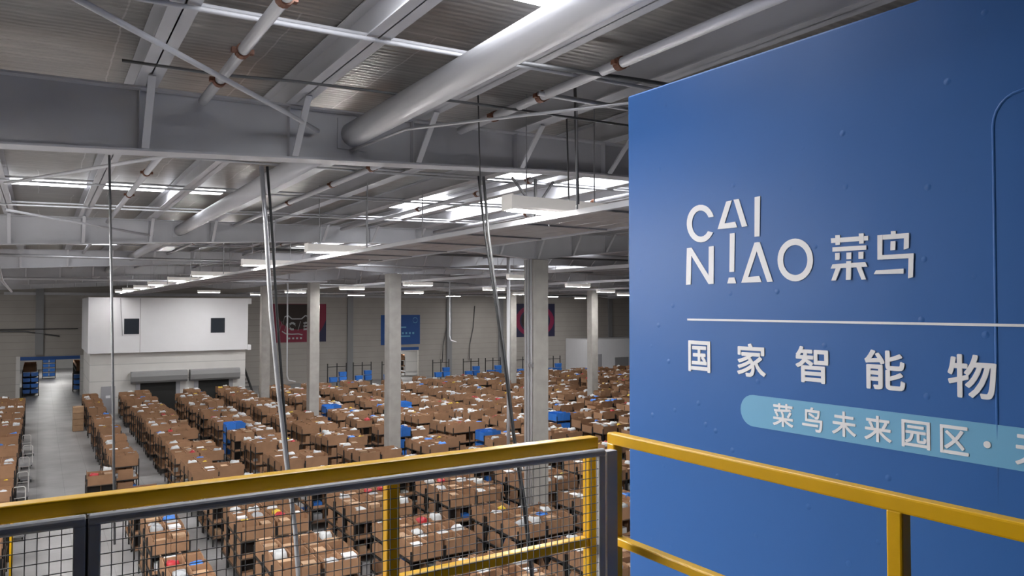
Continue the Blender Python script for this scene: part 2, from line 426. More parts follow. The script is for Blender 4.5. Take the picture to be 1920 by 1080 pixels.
rod('roof_cable', [(.55, 6.95, 9.86), (1.3, 6.85, 9.84), (1.96, 6.75, 9.86), (3.63, 6.54, 9.86), (5.64, 6.46, 9.88), (9, 6.3, 9.95)], .014, 'dull', 'thin dark cable strung across just before the first rafter', 'cable')
rod('conduit', [(3.0, 5.29, 9.86), (4.55, 5.11, 9.88), (5.9, 5.0, 9.9)], .02, 'dull', 'dark conduit run above the blue wall', 'pipe')
rod('conduit', [(4.1, 6.0, 9.9), (5.2, 5.9, 9.88), (5.42, 5.9, 9.80), (5.48, 5.9, 9.6), (5.48, 5.9, 7.9)], .026, 'galv', 'grey conduit bending down behind the edge of the blue wall', 'pipe')
for i, (v, u) in enumerate(((5.0, 6.6), (4.1, 7.2), (5.4, 7.3))):
    rod('drop_rod', [(v, u, roof_z(v)+PURL-.01), (v+.04, u, 8.95)], [.018,.008,.010][i], 'dull', ['thick grey drop rod holding the nearest lamp', 'thin drop wire before the nearest lamp', 'thin drop rod by the blue wall edge'][i], 'rod', 'drop rods')
rod('roof_pipe', [(-4, 42.7, 9.2), (5, 42.3, 9.2), (14, 42.1, 9.3)], .06, 'tubem', 'pale pipe crossing high before the fourth rafter', 'pipe')
rod('roof_pipe', [(-4, 30.2, 9.55), (6, 30.2, 9.6), (13, 30.2, 9.6), (24, 30.2, 9.6)], .05, 'galv', 'grey pipe crossing high before the third rafter', 'pipe')
rod('roof_pipe', [(14.2, 46.5, 9.2), (30, 46.5, 9.2), (44, 46.5, 9.2)], .09, 'tubem', 'long pale pipe crossing between the columns', 'pipe')
rod('roof_pipe', [(14.2, 60.5, 9.0), (30, 60.5, 9.0), (50, 60.5, 9.0)], .09, 'galv', 'grey pipe crossing in front of the end wall', 'pipe')
rod('roof_pipe', [(5.5, 23.5, 9.6), (20, 23.5, 9.75), (28, 23.5, 9.8)], .04, 'dull', 'dark pipe crossing behind the second rafter', 'pipe')
rod('roof_brace', [(-.75, 17.0, 9.0), (-.72, 20, 8.4), (-.70, 26, 8.27)], .03, 'galv', 'slanting grey brace low on the aisle side', 'brace')
e = empty('conduit_drop', (17.2, 27.5, 0), 'grey conduit crossing high then dropping straight to the racks', 'pipe')
MB().tube([(-.15,0,10.2),(10,0,10.2)], .10, 12).build('run', M['tubem'], e, smooth=True)
MB().tube([(0,0,10.2),(0,0,0)], .075, 12).build('drop', M['tubem'], e, smooth=True)
for i, (v, u, z) in enumerate(((26.5, 38, 1.5), (17.9, 41.0, 4.0), (12.4, 44.5, 3.4), (23.2, 44.5, 5.5))):
    rod('drop_pipe', [(v, u, min(roof_z(v),roof_z(v+.3))+PURL-.03), (v, u, z+.4), (v+.1, u, z+.1), (v+.5, u, z)], .045, 'tubem', 'thin pale drop pipe with hooked end, %s from the aisle' % ordn(i+1), 'pipe', 'drop pipes')
# hanging cables from the first rafter
rod('hanging_rod', [(.53, 7.9, 9.23), (.58, 7.9, 7.4), (.62, 7.9, 5.6)], .011, 'dull', 'single thin dark rod hanging from the first rafter beside the aisle', 'rod')
e = empty('hanging_cables', (1.94, 7.9, 9.27), 'thick grey cable and dark cable hanging together from the first rafter', 'cable')
MB().tube([(-.02,0,0),(.03,0,-.6),(.09,0,-1.5),(.16,0,-2.2),(.26,0,-3.05),(.36,0,-3.8),(.42,0,-4.6)], .024, 10).build('grey_cable', M['galv'], e, smooth=True)
MB().tube([(.04,0,0),(.09,0,-.6),(.15,0,-1.5),(.215,0,-2.3),(.27,0,-3.0),(.38,0,-3.9)], .014, 8).build('dark_cable', M['cable'], e, smooth=True)
e = empty('hanging_cables', (4.48, 7.9, 9.41), 'pair of black cables hanging from the first rafter and merging lower down', 'cable')
MB().tube([(.03,0,0),(.12,0,-.7),(.22,0,-1.25),(.40,0,-2.3),(.53,0,-3.2),(.68,0,-4.1),(.80,0,-5.0)], .014, 8).build('dark_cable', M['cable'], e, smooth=True)
MB().tube([(.10,0,0),(.17,0,-.7),(.27,0,-1.35),(.43,0,-2.35),(.545,0,-3.2),(.715,0,-4.1),(.85,0,-5.2)], .018, 8).build('grey_cable', M['dull'], e, smooth=True)
e = empty('steel_hanger', (5.35, 7.9, 9.2), 'dark forked steel hanger above the nearest lamp', 'hanger')
MB().bar((0,0,.25),(0,0,-.28),.03).build('stem', M['dull'], e); MB().bar((-.36,0,.24),(0,0,-.14),.025).build('arm', M['dull'], e); MB().bar((.28,0,.24),(0,0,-.14),.025).build('arm', M['dull'], e)

# ------------------------------------------------------------------ columns
CU = [20.2, 31.9, 43.7, 54.9]
def column(v, u, h, lab, pipes):
    e = empty('concrete_column', (v, u, 0), lab, 'column', 'concrete columns')
    MB().box(-.29,.29,-.29,.29,0,h).build('shaft', M['conc'], e, bevel=.02)
    if pipes:
        for k, y in enumerate(pipes):
            MB().tube([(-.33, y, h), (-.33, y, .1)], .035 if k == 0 else .022, 10).build('downpipe', M['tubem'], e, smooth=True)
        MB().box(-.36,-.29,-.29,.05,5.9,6.0).build('pipe_bracket', M['galv'], e)
for i, u in enumerate(CU):
    column(13.7, u, raf_bottom(13.7)-.02, 'square grey concrete column rising from the racks, %s one back in its row' % ordn(i+1), (-.05, .1, -.2) if i == 0 else None)
for i, u in enumerate((43.7, 54.9)):
    column(34.7, u, raf_bottom(34.7)-.02, 'far concrete column standing among racks, %s' % ['the one beside the blue wall edge', 'the one behind the thick column'][i], None)

# ------------------------------------------------------------------ lamps on tracks
LZ = 8.9
LR = [(4.5, [7.2, 14.8, 20.4, 28.1, 33.9, 40.7, 47.3, 54.1, 59.7], 'the cable tray row'),
      (15.0, [24.0, 33.6, 42.8, 54.5, 65.0], 'the row behind the thick column'),
      (23.2, [31.4, 40.0, 51.8, 64], 'the third row across'),
      (33.0, [41, 52, 64], 'the fourth row across'),
      (42.5, [50, 61, 71], 'the fifth row across'),
      (53.0, [60, 70], 'the sixth row across'),
      (-5.5, [8.0, 14.5, 21, 28, 36, 44, 52, 60, 68], 'the row over the aisle racks'),
      (-3.2, [8.0, 10.6, 13.2, 15.8], 'an unseen row added for wall light'),  # out of view, added to brighten the blue wall
      (-2.3, [7.0, 9.3, 11.9], 'an unseen row added for rail light'),  # more added lamps out of view, for the railing and wall
      (9.6, [57.5], 'the row before the white cabin'),
      (13.5, [7, 15], 'the short row beyond the blue wall')]
def make_lamp():
    e = empty('linear_lamp', (0,0,0), '', 'lamp')
    m = MB(); m.prism([(-.10,0),(.10,0),(.115,.03),(.075,.16),(-.075,.16),(-.115,.03)], 'x', 0, 1.5)
    m.build('housing', M['lampcase'], e)
    MB().box(.03,1.47,-.085,.085,-.012,.004).build('diffuser', M['lamp'], e)
    m = MB(); m.box(-.02,0,-.11,.11,-.005,.17); m.build('end_cap', M['lampcase'], e)
    m = MB(); m.box(1.5,1.52,-.11,.11,-.005,.17); m.build('end_cap', M['lampcase'], e)
    for x in (.25, 1.25): MB().tube([(x,0,.10),(x,0,1.0)], .008, 6).build('suspension_rod', M['galv'], e)
    return e
lamp0 = make_lamp(); first = True
for v, us, where in LR:
    for i, u in enumerate(us):
        o = lamp0 if first else copy_tree(lamp0)
        first = False
        o.location = (v, u, LZ if v != 4.5 else LZ + .02)
        for ch in o.children:
            if ch.name.startswith('suspension'): ch.scale.z = min(roof_z(v), roof_z(v+1.5)) + PURL - .03 - o.location.z
        tag(o, 'white linear ceiling lamp, %s from the railing in %s' % (ordn(i+1), where), 'lamp', 'linear ceiling lamps')
for x, y in ((0,90),(1,102),(33.5,80)):
    o = copy_tree(lamp0); o.location = (x, y, 4.6 if x < 30 else 3.7)
    for ch in o.children:
        if ch.name.startswith('suspension'): ch.scale.z = 1.36 if x < 30 else 1.26
    tag(o, 'white linear lamp in the room beyond the wide opening' if x == 0 else ('white linear lamp deeper in the room beyond' if x == 1 else 'white linear lamp in the small room behind the blue banner'), 'lamp', 'linear ceiling lamps')
e = empty('cable_tray', (5.25, 0, 0), 'wide hanging steel tray track carrying the nearest lamp row', 'tray')
for x in (-.38, .95):
    MB().box(x, x+.06, 2.5, 62, LZ-.10, LZ-.04).build('side_rail', M['steel'], e)
m = MB()
for x, x1 in ((-.31, .02), (.03, .33), (.34, .64), (.65, .95)): m.box(x, x1, 2.5, 62, LZ-.08, LZ-.05)
m.build('tray_floor', M['galv'], e)
for k in range(40): MB().box(-.36, .98, 3 + k*1.5, 3.05 + k*1.5, LZ-.10, LZ-.06).build('rung', M['galv'], e)
for k in range(9):
    MB().tube([(-.30, 6.5+k*6.2, LZ-.05), (-.30, 6.5+k*6.2, roof_z(5)+.02)], .012, 6).build('suspension_rod', M['galv'], e)
    MB().tube([(.98, 6.9+k*6.2, LZ-.05), (.98, 6.9+k*6.2, roof_z(6.2)+.02)], .012, 6).build('suspension_rod', M['galv'], e)
for v, us, where in LR[1:6]:
    e = empty('lamp_track', (v+.75, 0, 0), 'slim steel track carrying lamps of ' + where, 'track', 'lamp tracks')
    MB().box(-.09,.09, us[0]-8, 74, LZ+.17, LZ+.28).build('rail', M['tubem'], e)
    for k in range(5):
        u = us[0] - 6 + k*8
        MB().tube([(0, u, LZ+.2), (0, u, roof_z(v)+.02)], .012, 6).build('suspension_rod', M['galv'], e)

# ------------------------------------------------------------------ white building inside the hall
bo = empty('site_office', (2.95, 62, 0), 'white two-storey cabin block with two dark square windows and roller shutters', 'building')
MB().box(0, 11.1, -.35, 9, 4.48, 8.55).build('upper_storey', M['offw'], bo)
MB().box(.15, 11.0, 0, 9, 0, 4.48).build('lower_wall', M['wallw'], bo)
m = MB(); m.box(11.1, 11.35, -.40, .2, 8.1, 8.55); m.box(11.1, 11.35, -.40, .2, 4.45, 4.85); m.build('corner_trim', M['offw'], bo)
for a, b in ((2.3, 3.3), (8.3, 9.35)):
    fr = MB().box(a, b, -.37, -.345, 5.85, 7.0).build('window', M['glass'], bo)
    m = MB(); m.box(a-.05, a, -.39, -.35, 5.8, 7.05); m.box(b, b+.05, -.39, -.35, 5.8, 7.05); m.box(a, b, -.39, -.35, 5.8, 5.85); m.box(a, b, -.39, -.35, 7.0, 7.05)
    m.build('frame', M['offw'], fr)
for a, b in ((2.80, 6.65), (6.85, 10.5)):
    MB().prism([(-.55,2.35),(-.62,2.7),(-.55,3.0),(-.3,3.06),(0,3.06),(0,2.2),(-.4,2.2)], 'x', a, b).build('shutter_housing', M['shut'], bo)
    MB().box(a+.65, b-.75, -.06, 0.0, 0, 2.25).build('doorway', M['opening_shade'], bo)  # near-black slab on the wall, painted shade of an open doorway
    for x in (a+.35, b-.75): MB().box(x, x+.3, -.10, 0.0, 0, 2.25).build('jamb', M['door'], bo)
dr = MB().box(.9, 1.8, -.05, 0, 0, 2.06).build('door', M['door'], bo)
MB().box(1.2, 1.5, -.065, -.05, 1.2, 1.4).build('notice', M['offw'], dr)
MB().box(3.35, 3.38, -.365, -.35, 4.5, 8.5).build('panel_joint', M['shut'], bo)
MB().tube([(2.05,-.40,8.5),(2.2,-.40,5.75)], .03, 6).build('conduit', M['galv'], bo)
# dark stairs behind the cabin
st = empty('steel_stair', (14.6, 66, 0), 'dark steel stair rising beside the white cabin block', 'stair')
for x in (0, 1.0): MB().bar((x,0,.2),(x,7,4.4),.08,.3).build('stringer', M['dark'], st)
for k in range(14): MB().box(.03,.97,.25+k*.5,.5+k*.5,.30+k*.3,.34+k*.3).build('tread', M['dark'], st)
MB().box(-.3,1.8,7,8.0,4.3,4.45).build('landing', M['dark'], st)
for x in (0,1.0): MB().bar((x,7.5,0),(x,7.5,4.3),.1).build('post', M['dark'], st)

# ------------------------------------------------------------------ banners on the back wall
def plate(parent, name, poly, m, y, th=.012):
    return MB().prism(poly, 'y', y-th, y).build(name, M[m], parent)
b1 = empty('wall_banner', (19.9, Y1-.03, 4.25), 'crimson banner with white looping emblem, partly behind columns on the end wall', 'banner', 'end wall banners')
MB().box(0,5.6,0,.03,0,3.95).build('cloth', M['ban_r'], b1)
plate(b1, 'dark_arch', [(4.9,3.9),(.35,3.9)] + [(2.6-2.1*math.cos(t*math.pi/12), 3.2-1.9*math.sin(t*math.pi/12)) for t in range(13)], 'ban_d', 0)
plate(b1, 'blue_corner', [(4.3,0),(5.6,0),(5.6,2.3),(5.3,1.6)], 'ban_n', 0)
m = MB(); pts = [(1.05,1.75),(1.25,2.6),(1.6,2.75),(2.0,2.4),(3.0,2.4),(3.4,2.75),(3.75,2.6),(3.95,1.75)]
for p, q in zip(pts, pts[1:]): m.bar((p[0],-.02,p[1]),(q[0],-.02,q[1]),.02,.11)
pts = [(1.0,1.15),(1.4,.88),(2.0,.83),(2.7,.85),(3.1,.75)]
for p, q in zip(pts, pts[1:]): m.bar((p[0],-.02,p[1]),(q[0],-.02,q[1]),.02,.11)
m.build('emblem_outline', M['ban_w'], b1)
m = MB()
for x, w_ in ((.75,.15), (1.25,.22), (2.62,.24)): m.bar((x,-.02,1.2),(x+.25,-.02,2.15),.02,w_)
ring = [(2.05+.3*math.cos(t*math.pi/6), 1.65+.34*math.sin(t*math.pi/6)) for t in range(11)]
for p, q in zip(ring, ring[1:]): m.bar((p[0],-.02,p[1]),(q[0],-.02,q[1]),.02,.2)
for z in (1.3,1.62,1.95): m.bar((3.2,-.02,z),(3.85,-.02,z+.08),.02,.17)
m.bar((3.2,-.02,1.2),(3.4,-.02,2.1),.02,.2)
m.build('lettering', M['ban_w'], b1)
m = MB()
for k in range(4): m.box(1.65+.4*k,1.85+.4*k,-.02,0,.32,.50)
m.build('lettering', M['ban_w'], b1)
b2 = empty('wall_banner', (31.65, Y1-.03, 3.7), 'blue banner with small pale print over the narrow opening of the end wall', 'banner', 'end wall banners')
MB().box(0,4.7,0,.03,0,3.3).build('cloth', M['ban_b'], b2)
m = MB()
for k in range(4): m.box(2.5+.42*k, 2.72+.42*k, -.012,0,1.15,1.38)
m.box(2.4,3.5,-.012,0,.85,1.0); m.box(2.35,3.0,-.012,0,1.85,2.0)
ring = [(4.1+.3*math.cos(t*math.pi/5), 2.7+.3*math.sin(t*math.pi/5)) for t in range(11)]
for p, q in zip(ring, ring[1:]): m.bar((p[0],-.006,p[1]),(q[0],-.006,q[1]),.012,.06)
m.build('lettering', M['pill'], b2)
b3 = empty('wall_banner', (49.05, Y1-.03, 4.2), 'dark banner with magenta rings showing past the thick column', 'banner', 'end wall banners')
MB().box(0,6.0,0,.03,0,4.1).build('cloth', M['ban_n'], b3)
for r0, r1, mm in ((2.4,1.9,'ban_m'),(1.7,1.35,'ban_d'),(1.2,.9,'ban_m')):
    m = MB()
    for t in range(32):
        a, b = t*math.pi/16, (t+1)*math.pi/16
        m.prism([(3.0+r1*math.cos(a)*1.2,2.0+r1*math.sin(a)*.85),(3.0+r0*math.cos(a)*1.2,2.0+r0*math.sin(a)*.85),(3.0+r0*math.cos(b)*1.2,2.0+r0*math.sin(b)*.85),(3.0+r1*math.cos(b)*1.2,2.0+r1*math.sin(b)*.85)],'y',-.012,0)
    m.build('ring', M[mm], b3)
# low white dock booth far right
db = empty('dock_booth', (56.7, 72, 0), 'low white dock booth against the end wall', 'booth')
MB().box(0, 12, 0, 4.9, 0, 3.9).build('booth_wall', M['offw'], db)
MB().box(.9,1.9,-.04,0,0,2.1).build('door', M['door'], db)
MB().box(4.0,6.2,-.05,0,.2,1.6).build('dock_shutter', M['shut'], db)
MB().box(9.0,11.5,-.5,0,3.0,3.7).build('shutter_housing', M['shut'], db)
MB().box(9.4,11.2,-.05,0,0,3.0).build('doorway', M['opening_shade'], db)  # shade of the opening painted as a near-black slab
# wall services
for i, x in enumerate((32.0, 39.0, 42.5)):
    rod('wall_cable', [(x+.9, Y1-.12, 8.0), (x+.7, Y1-.14, 5.5), (x+.2, Y1-.16, 3.4), (x, Y1-.4, 1.6)], .05, 'dull', 'dark cable looping down the end wall, %s past the blue banner' % ['first, at the opening', 'second', 'third'][i], 'cable', 'wall cables')
rod('wall_pipe', [(-12, Y1-.2, 6.05), (-1, Y1-.2, 5.75), (1.5, Y1-.2, 5.3)], .06, 'dull', 'dark pipe arm along the wall above the wide opening', 'pipe')
rod('wall_pipe', [(-12, Y1-.3, 5.95), (2.9, Y1-.3, 5.95)], .04, 'dull', 'thin dark rail along the wall above the wide opening', 'pipe')
LOGO = {
    'C': [(2.9385,8.2238),(2.9513,8.2059),(2.9678,8.1914),(2.9873,8.181),(3.009,8.1753),(3.032,8.1745),(3.0551,8.1787),(3.0772,8.1879),(3.0974,8.2016),(3.1146,8.2192),(3.1279,8.24),(3.1367,8.2629),(3.1404,8.2867),(3.1389,8.3104),(3.1323,8.3327),(3.1209,8.3526),(3.1053,8.369),(3.0863,8.3813),(3.0649,8.3888),(3.042,8.3913),(3.0188,8.3886),(2.9964,8.3811),(2.9758,8.3691),(2.9579,8.3532),(2.9435,8.3342),(2.9331,8.3128),(2.9719,8.3117),(2.9793,8.3252),(2.989,8.3369),(3.0005,8.3464),(3.0134,8.3533),(3.027,8.3571),(3.0409,8.3578),(3.0545,8.3553),(3.0671,8.3496),(3.0782,8.341),(3.0874,8.3299),(3.0941,8.3167),(3.0981,8.302),(3.0993,8.2864),(3.0975,8.2707),(3.0928,8.2555),(3.0855,8.2415),(3.0758,8.2293),(3.0643,8.2194),(3.0515,8.2123),(3.0378,8.2082),(3.0239,8.2073),(3.0104,8.2095),(2.9978,8.2149),(2.9867,8.223),(2.9775,8.2336)],
    'A': [(2.9058,8.2384),(2.842,8.3863),(2.8025,8.3881),(2.8546,8.2664),(2.7796,8.2687),(2.7661,8.2368)],
    'Aleg': [(2.7904,8.3903),(2.7536,8.3894),(2.6982,8.2378),(2.7342,8.2354)],
    'I': [(2.6481,8.3857),(2.6117,8.3881),(2.6183,8.1762),(2.6512,8.176)],
    'N1': [(3.1407,8.1481),(3.1036,8.1495),(3.1107,7.9356),(3.15,7.9343)],
    'N2': [(3.1407,8.1481),(3.1036,8.1495),(2.937,7.9348),(2.9746,7.9335)],
    'N3': [(2.9707,8.1457),(2.9331,8.1469),(2.937,7.9348),(2.9746,7.9335)],
    'i': [(2.8183,8.2071),(2.783,8.207),(2.7897,7.9962),(2.8232,7.9961)],
    'idot': [(2.8273,7.9655),(2.7882,7.9656),(2.7765,7.9326),(2.8389,7.9336)],
    'A2': [(2.7418,7.9352),(2.6516,8.1449),(2.6289,8.146),(2.6364,8.1014),(2.6949,7.9638),(2.6222,7.9669),(2.6071,7.9342)],
    'A2leg': [(2.6446,8.1444),(2.616,8.1451),(2.5364,7.9349),(2.5715,7.9332),(2.6381,8.1015)],
    'Oo': [(2.2984,8.0337),(2.2999,8.0174),(2.3037,8.0017),(2.3098,7.9867),(2.3182,7.973),(2.3286,7.9609),(2.3407,7.9506),(2.3544,7.9424),(2.3693,7.9365),(2.385,7.9331),(2.4012,7.9322),(2.4175,7.9341),(2.4334,7.9385),(2.4487,7.9455),(2.4628,7.9548),(2.4755,7.9663),(2.4863,7.9798),(2.495,7.9947),(2.5013,8.0109),(2.5051,8.0278),(2.5063,8.045),(2.5047,8.0621),(2.5006,8.0785),(2.4939,8.094),(2.4848,8.108),(2.4737,8.1203),(2.4608,8.1304),(2.4465,8.1382),(2.4311,8.1436),(2.415,8.1463),(2.3987,8.1463),(2.3825,8.1437),(2.3669,8.1386),(2.3521,8.1311),(2.3387,8.1214),(2.3268,8.1098),(2.3167,8.0965),(2.3087,8.0819),(2.3029,8.0664),(2.2995,8.0502)],
    'Oi': [(2.33,8.0354),(2.331,8.0239),(2.3336,8.0126),(2.3379,8.002),(2.3437,7.9923),(2.3509,7.9837),(2.3593,7.9764),(2.3687,7.9707),(2.3789,7.9665),(2.3897,7.9642),(2.4008,7.9637),(2.4119,7.965),(2.4228,7.9682),(2.4332,7.9732),(2.4428,7.9798),(2.4514,7.9879),(2.4587,7.9974),(2.4646,8.0079),(2.4688,8.0192),(2.4714,8.0311),(2.4721,8.0431),(2.4711,8.0551),(2.4683,8.0667),(2.4638,8.0775),(2.4577,8.0874),(2.4501,8.0961),(2.4414,8.1033),(2.4316,8.1089),(2.4211,8.1127),(2.4102,8.1147),(2.399,8.1148),(2.388,8.1131),(2.3772,8.1096),(2.3671,8.1044),(2.3578,8.0976),(2.3496,8.0894),(2.3426,8.08),(2.3371,8.0697),(2.3331,8.0586),(2.3307,8.0471)],
    'c1': [(2.1995,8.132),(2.0089,8.1292),(2.0092,8.1079),(2.1983,8.1095)],
    'c2': [(2.1759,8.1448),(2.1507,8.144),(2.1513,8.0985),(2.1751,8.0983)],
    'c3': [(2.0547,8.1429),(2.0303,8.142),(2.0309,8.096),(2.0533,8.0958)],
    'c4': [(2.1908,8.0885),(2.0179,8.0859),(2.0182,8.0657),(2.1911,8.0675)],
    'c5': [(2.177,8.0602),(2.1532,8.06),(2.1536,8.0272),(2.1774,8.0272)],
    'c6': [(2.1179,8.0585),(2.0927,8.0581),(2.0932,8.027),(2.1183,8.0271)],
    'c7': [(2.0565,8.0577),(2.0314,8.0574),(2.0331,8.0255),(2.0569,8.0256)],
    'c8': [(2.1904,8.0075),(2.0235,8.0097),(2.014,7.9878),(2.2013,7.9869)],
    'c9': [(2.1185,8.0177),(2.0933,8.0177),(2.0964,7.9306),(2.1217,7.9302)],
    'c10': [(2.173,7.9889),(2.1471,7.989),(2.1737,7.9299),(2.1985,7.9294)],
    'c11': [(2.0681,7.9903),(2.0435,7.9904),(2.02,7.93),(2.0423,7.9289)],
    'n1': [(1.9011,8.1401),(1.8785,8.1393),(1.8786,8.1263),(1.9013,8.1264)],
    'n2': [(1.9639,8.1274),(1.8181,8.1259),(1.8184,8.1038),(1.9642,8.1062)],
    'n3': [(1.8407,8.1231),(1.8181,8.1253),(1.8208,8.0603),(1.8435,8.0548)],
    'n4': [(1.9639,8.1274),(1.9399,8.1272),(1.9433,8.0157),(1.9654,8.0187)],
    'n5': [(1.9651,8.0368),(1.7988,8.0356),(1.7991,8.0154),(1.9654,8.0169)],
    'n6': [(1.8212,8.0359),(1.7988,8.0356),(1.8038,7.9329),(1.8256,7.9278)],
    'n7': [(1.9017,8.0955),(1.8791,8.095),(1.8809,8.0555),(1.9035,8.0552)],
    'n8': [(1.9724,7.969),(1.8446,7.9712),(1.845,7.9495),(1.9835,7.9519)],
}
# ------------------------------------------------------------------ blue display wall
WX = 3.2
dw = empty('display_wall', (WX, 3.66, 0), 'big blue display wall with white lettering standing beyond the yellow railing', 'wall')
MB().prism([(0,0),(0,9.17),(-1.9,9.135),(-6.6,9.05),(-6.6,0)], 'x', 0, .22).build('panel', M['vinyl'], dw, bevel=.012)
def wp(p): return (p[0] - 3.66, p[1])
def flat(name, polys, m, t=.004, parent=dw):
    b = MB()
    for i, poly in enumerate(polys): b.prism([wp(p) for p in poly], 'x', -t - .0003*i, .0)
    return b.build(name, M[m], parent)
for group in (['C'], ['A','Aleg'], ['I'], ['N1','N2','N3'], ['i','idot'], ['A2','A2leg'], ['c%d' % k for k in range(1,12)], ['n%d' % k for k in range(1,9)]):
    flat('logo_letter', [LOGO[k] for k in group], 'letter', .004)
b = MB(); n = len(LOGO['Oo'])
for i in range(n):
    j = (i+1) % n
    b.prism([wp(LOGO['Oi'][i]), wp(LOGO['Oo'][i]), wp(LOGO['Oo'][j]), wp(LOGO['Oi'][j])], 'x', -.004, 0)
b.build('logo_letter', M['letter'], dw)
flat('rule_line', [[(3.142,7.726),(3.142,7.737),(.2,7.737),(.2,7.726)]], 'letter', .003)
r = .083; zc = 7.255
cap = [(2.672 + r*math.sin(t*math.pi/12), zc + r*math.cos(t*math.pi/12)) for t in range(13)]
flat('pill_band', [cap + [(.2, zc-r), (.2, zc+r)]], 'pill', .002)
def glyph(ch, u, z, h, bold, depth=.0035):
    """one printed character: u is its left edge as read, z its bottom, h = (height, width); strokes thickened by overlaid copies"""
    cu = bpy.data.curves.new('glyph', 'FONT'); cu.body = ch; cu.size = 1.0; cu.extrude = .5; cu.resolution_u = 4
    o = bpy.data.objects.new('glyph', cu); COL.objects.link(o)
    bpy.context.view_layer.update()
    me = bpy.data.meshes.new_from_object(o.evaluated_get(bpy.context.evaluated_depsgraph_get()))
    bpy.data.objects.remove(o)
    P = [v.co.copy() for v in me.vertices]; F = [tuple(f.vertices) for f in me.polygons]
    x0, y0 = min(p.x for p in P), min(p.y for p in P); x1, y1 = max(p.x for p in P), max(p.y for p in P)
    hh, ww = h; mb = MB(); g = bold
    for i, (dx, dz) in enumerate(((0,0),(-g,0),(g,0),(0,-g),(0,g),(-g*.7,-g*.7),(g*.7,g*.7),(-g*.7,g*.7),(g*.7,-g*.7))):
        q = []
        for p in P:
            lx = g + (p.x-x0)/(x1-x0)*(ww-2*g); lz = g + (p.y-y0)/(y1-y0)*(hh-2*g)
            q.append((-(p.z+.5)*(depth + .00012*i), u - 3.66 - lx - dx, z + lz + dz))
        mb.add(q, F)
    return mb.build('printed_character', M['letter'], dw)
for ch, u, u1 in (('国',3.135,2.965),('家',2.775,2.585),('智',2.405,2.22),('能',2.035,1.845),('物',1.665,1.475),('流',1.30,1.11)):
    glyph(ch, u, 7.432, (.178, u-u1), .0038)
for ch, u, u1 in (('菜',2.545,2.42),('鸟',2.37,2.255),('未',2.205,2.08),('来',2.04,1.91),('园',1.865,1.74),('区',1.70,1.585),('天',1.415,1.29)):
    glyph(ch, u, 7.195, (.118, u-u1), .0022)
flat('printed_dot', [[(1.515+.014*math.cos(t*math.pi/8), 7.255+.014*math.sin(t*math.pi/8)) for t in range(16)]], 'letter', .0045)
pts = [(.011,-2.18,6.9),(.007,-2.182,7.4),(.007,-2.185,8.52)] + [(.007,-2.185-.10+.10*math.cos(t*math.pi/12), 8.52+.12*math.sin(t*math.pi/12)) for t in range(1,7)] + [(.007,-2.6,8.70),(.007,-4,8.9)]
MB().tube(pts, .010, 12).build('covered_pipe', M['vinyl'], dw, smooth=True)

# ------------------------------------------------------------------ railings
DK = 6.18
def bevbox(parent, name, *b): return MB().box(*b).build(name, M['yellow'], parent, bevel=.006)
ra = empty('guard_railing', (0, 2.30, DK), 'yellow square-tube guard railing across the front of the deck, backed by wire mesh', 'railing', 'yellow guard railings')
T = .045
bevbox(ra, 'top_rail', -2.2, 1.838, -T/2, T/2+.01, 1.075, 1.12)
bevbox(ra, 'mid_rail', -2.2, 1.79, -T/2+.002, T/2-.002, .705, .74)
for x in (-.9, .962, 1.792): bevbox(ra, 'post', x, x+T, -T/2, T/2, 0, 1.08)
rb = empty('guard_railing', (1.955, 2.345, DK), 'yellow guard railing running beside the blue wall, bright on its near face', 'railing', 'yellow guard railings')
bevbox(rb, 'top_rail', -T/2, T/2, -4.6, 0.0, 1.075, 1.12)
bevbox(rb, 'mid_rail', -T/2+.002, T/2-.002, -4.6, -.04, .68, .715)
for y in (-.045, -1.215, -2.6, -4.0): bevbox(rb, 'post', -T/2, T/2, y, y+T, 0, 1.08)
def mesh_panel(x0, x1, lab):
    e = empty('wire_mesh_screen', (x0, 2.235, DK), lab, 'mesh panel', 'wire mesh guard panels')
    wd = x1 - x0; h = 1.085; fr = .028
    m = MB(); m.tube([(0,0,h-.015),(wd,0,h-.015)],.015,14); m.box(0,wd,-.012,.012,.03,.03+fr); m.box(0,fr,-.012,.012,.03+fr,h-fr); m.box(wd-fr,wd,-.012,.012,.03+fr,h-fr)
    m.build('frame', M['meshm'], e, bevel=.003)
    m = MB(); k = fr
    while k < wd - fr:
        m.box(k-.0011,k+.0011,-.0011,.0011,.03,h-.02); k += .0262
    z = .05
    while z < h - fr:
        m.box(.01,wd-.01,-.0033,-.0011,z-.0011,z+.0011); z += .032
    m.build('wire_mesh', M['wire'], e)
mesh_panel(-2.2, .108, 'wire mesh panel of the railing reaching over the aisle')
mesh_panel(.114, 1.826, 'wire mesh panel of the railing in front of the carton racks')
for v, lab in ((.085, 'grey steel upright joining the two wire mesh panels'), (1.84, 'grey steel upright filling the gap between the yellow railings')):
    e = MB().box(0,.05,-.02,.02,0,1.07).build('mesh_post', M['dull'] if v < 1 else M['meshm']); e.location = (v, 2.272 if v < 1 else 2.25, DK)
    tag(e, lab, 'post', 'mesh panel uprights')

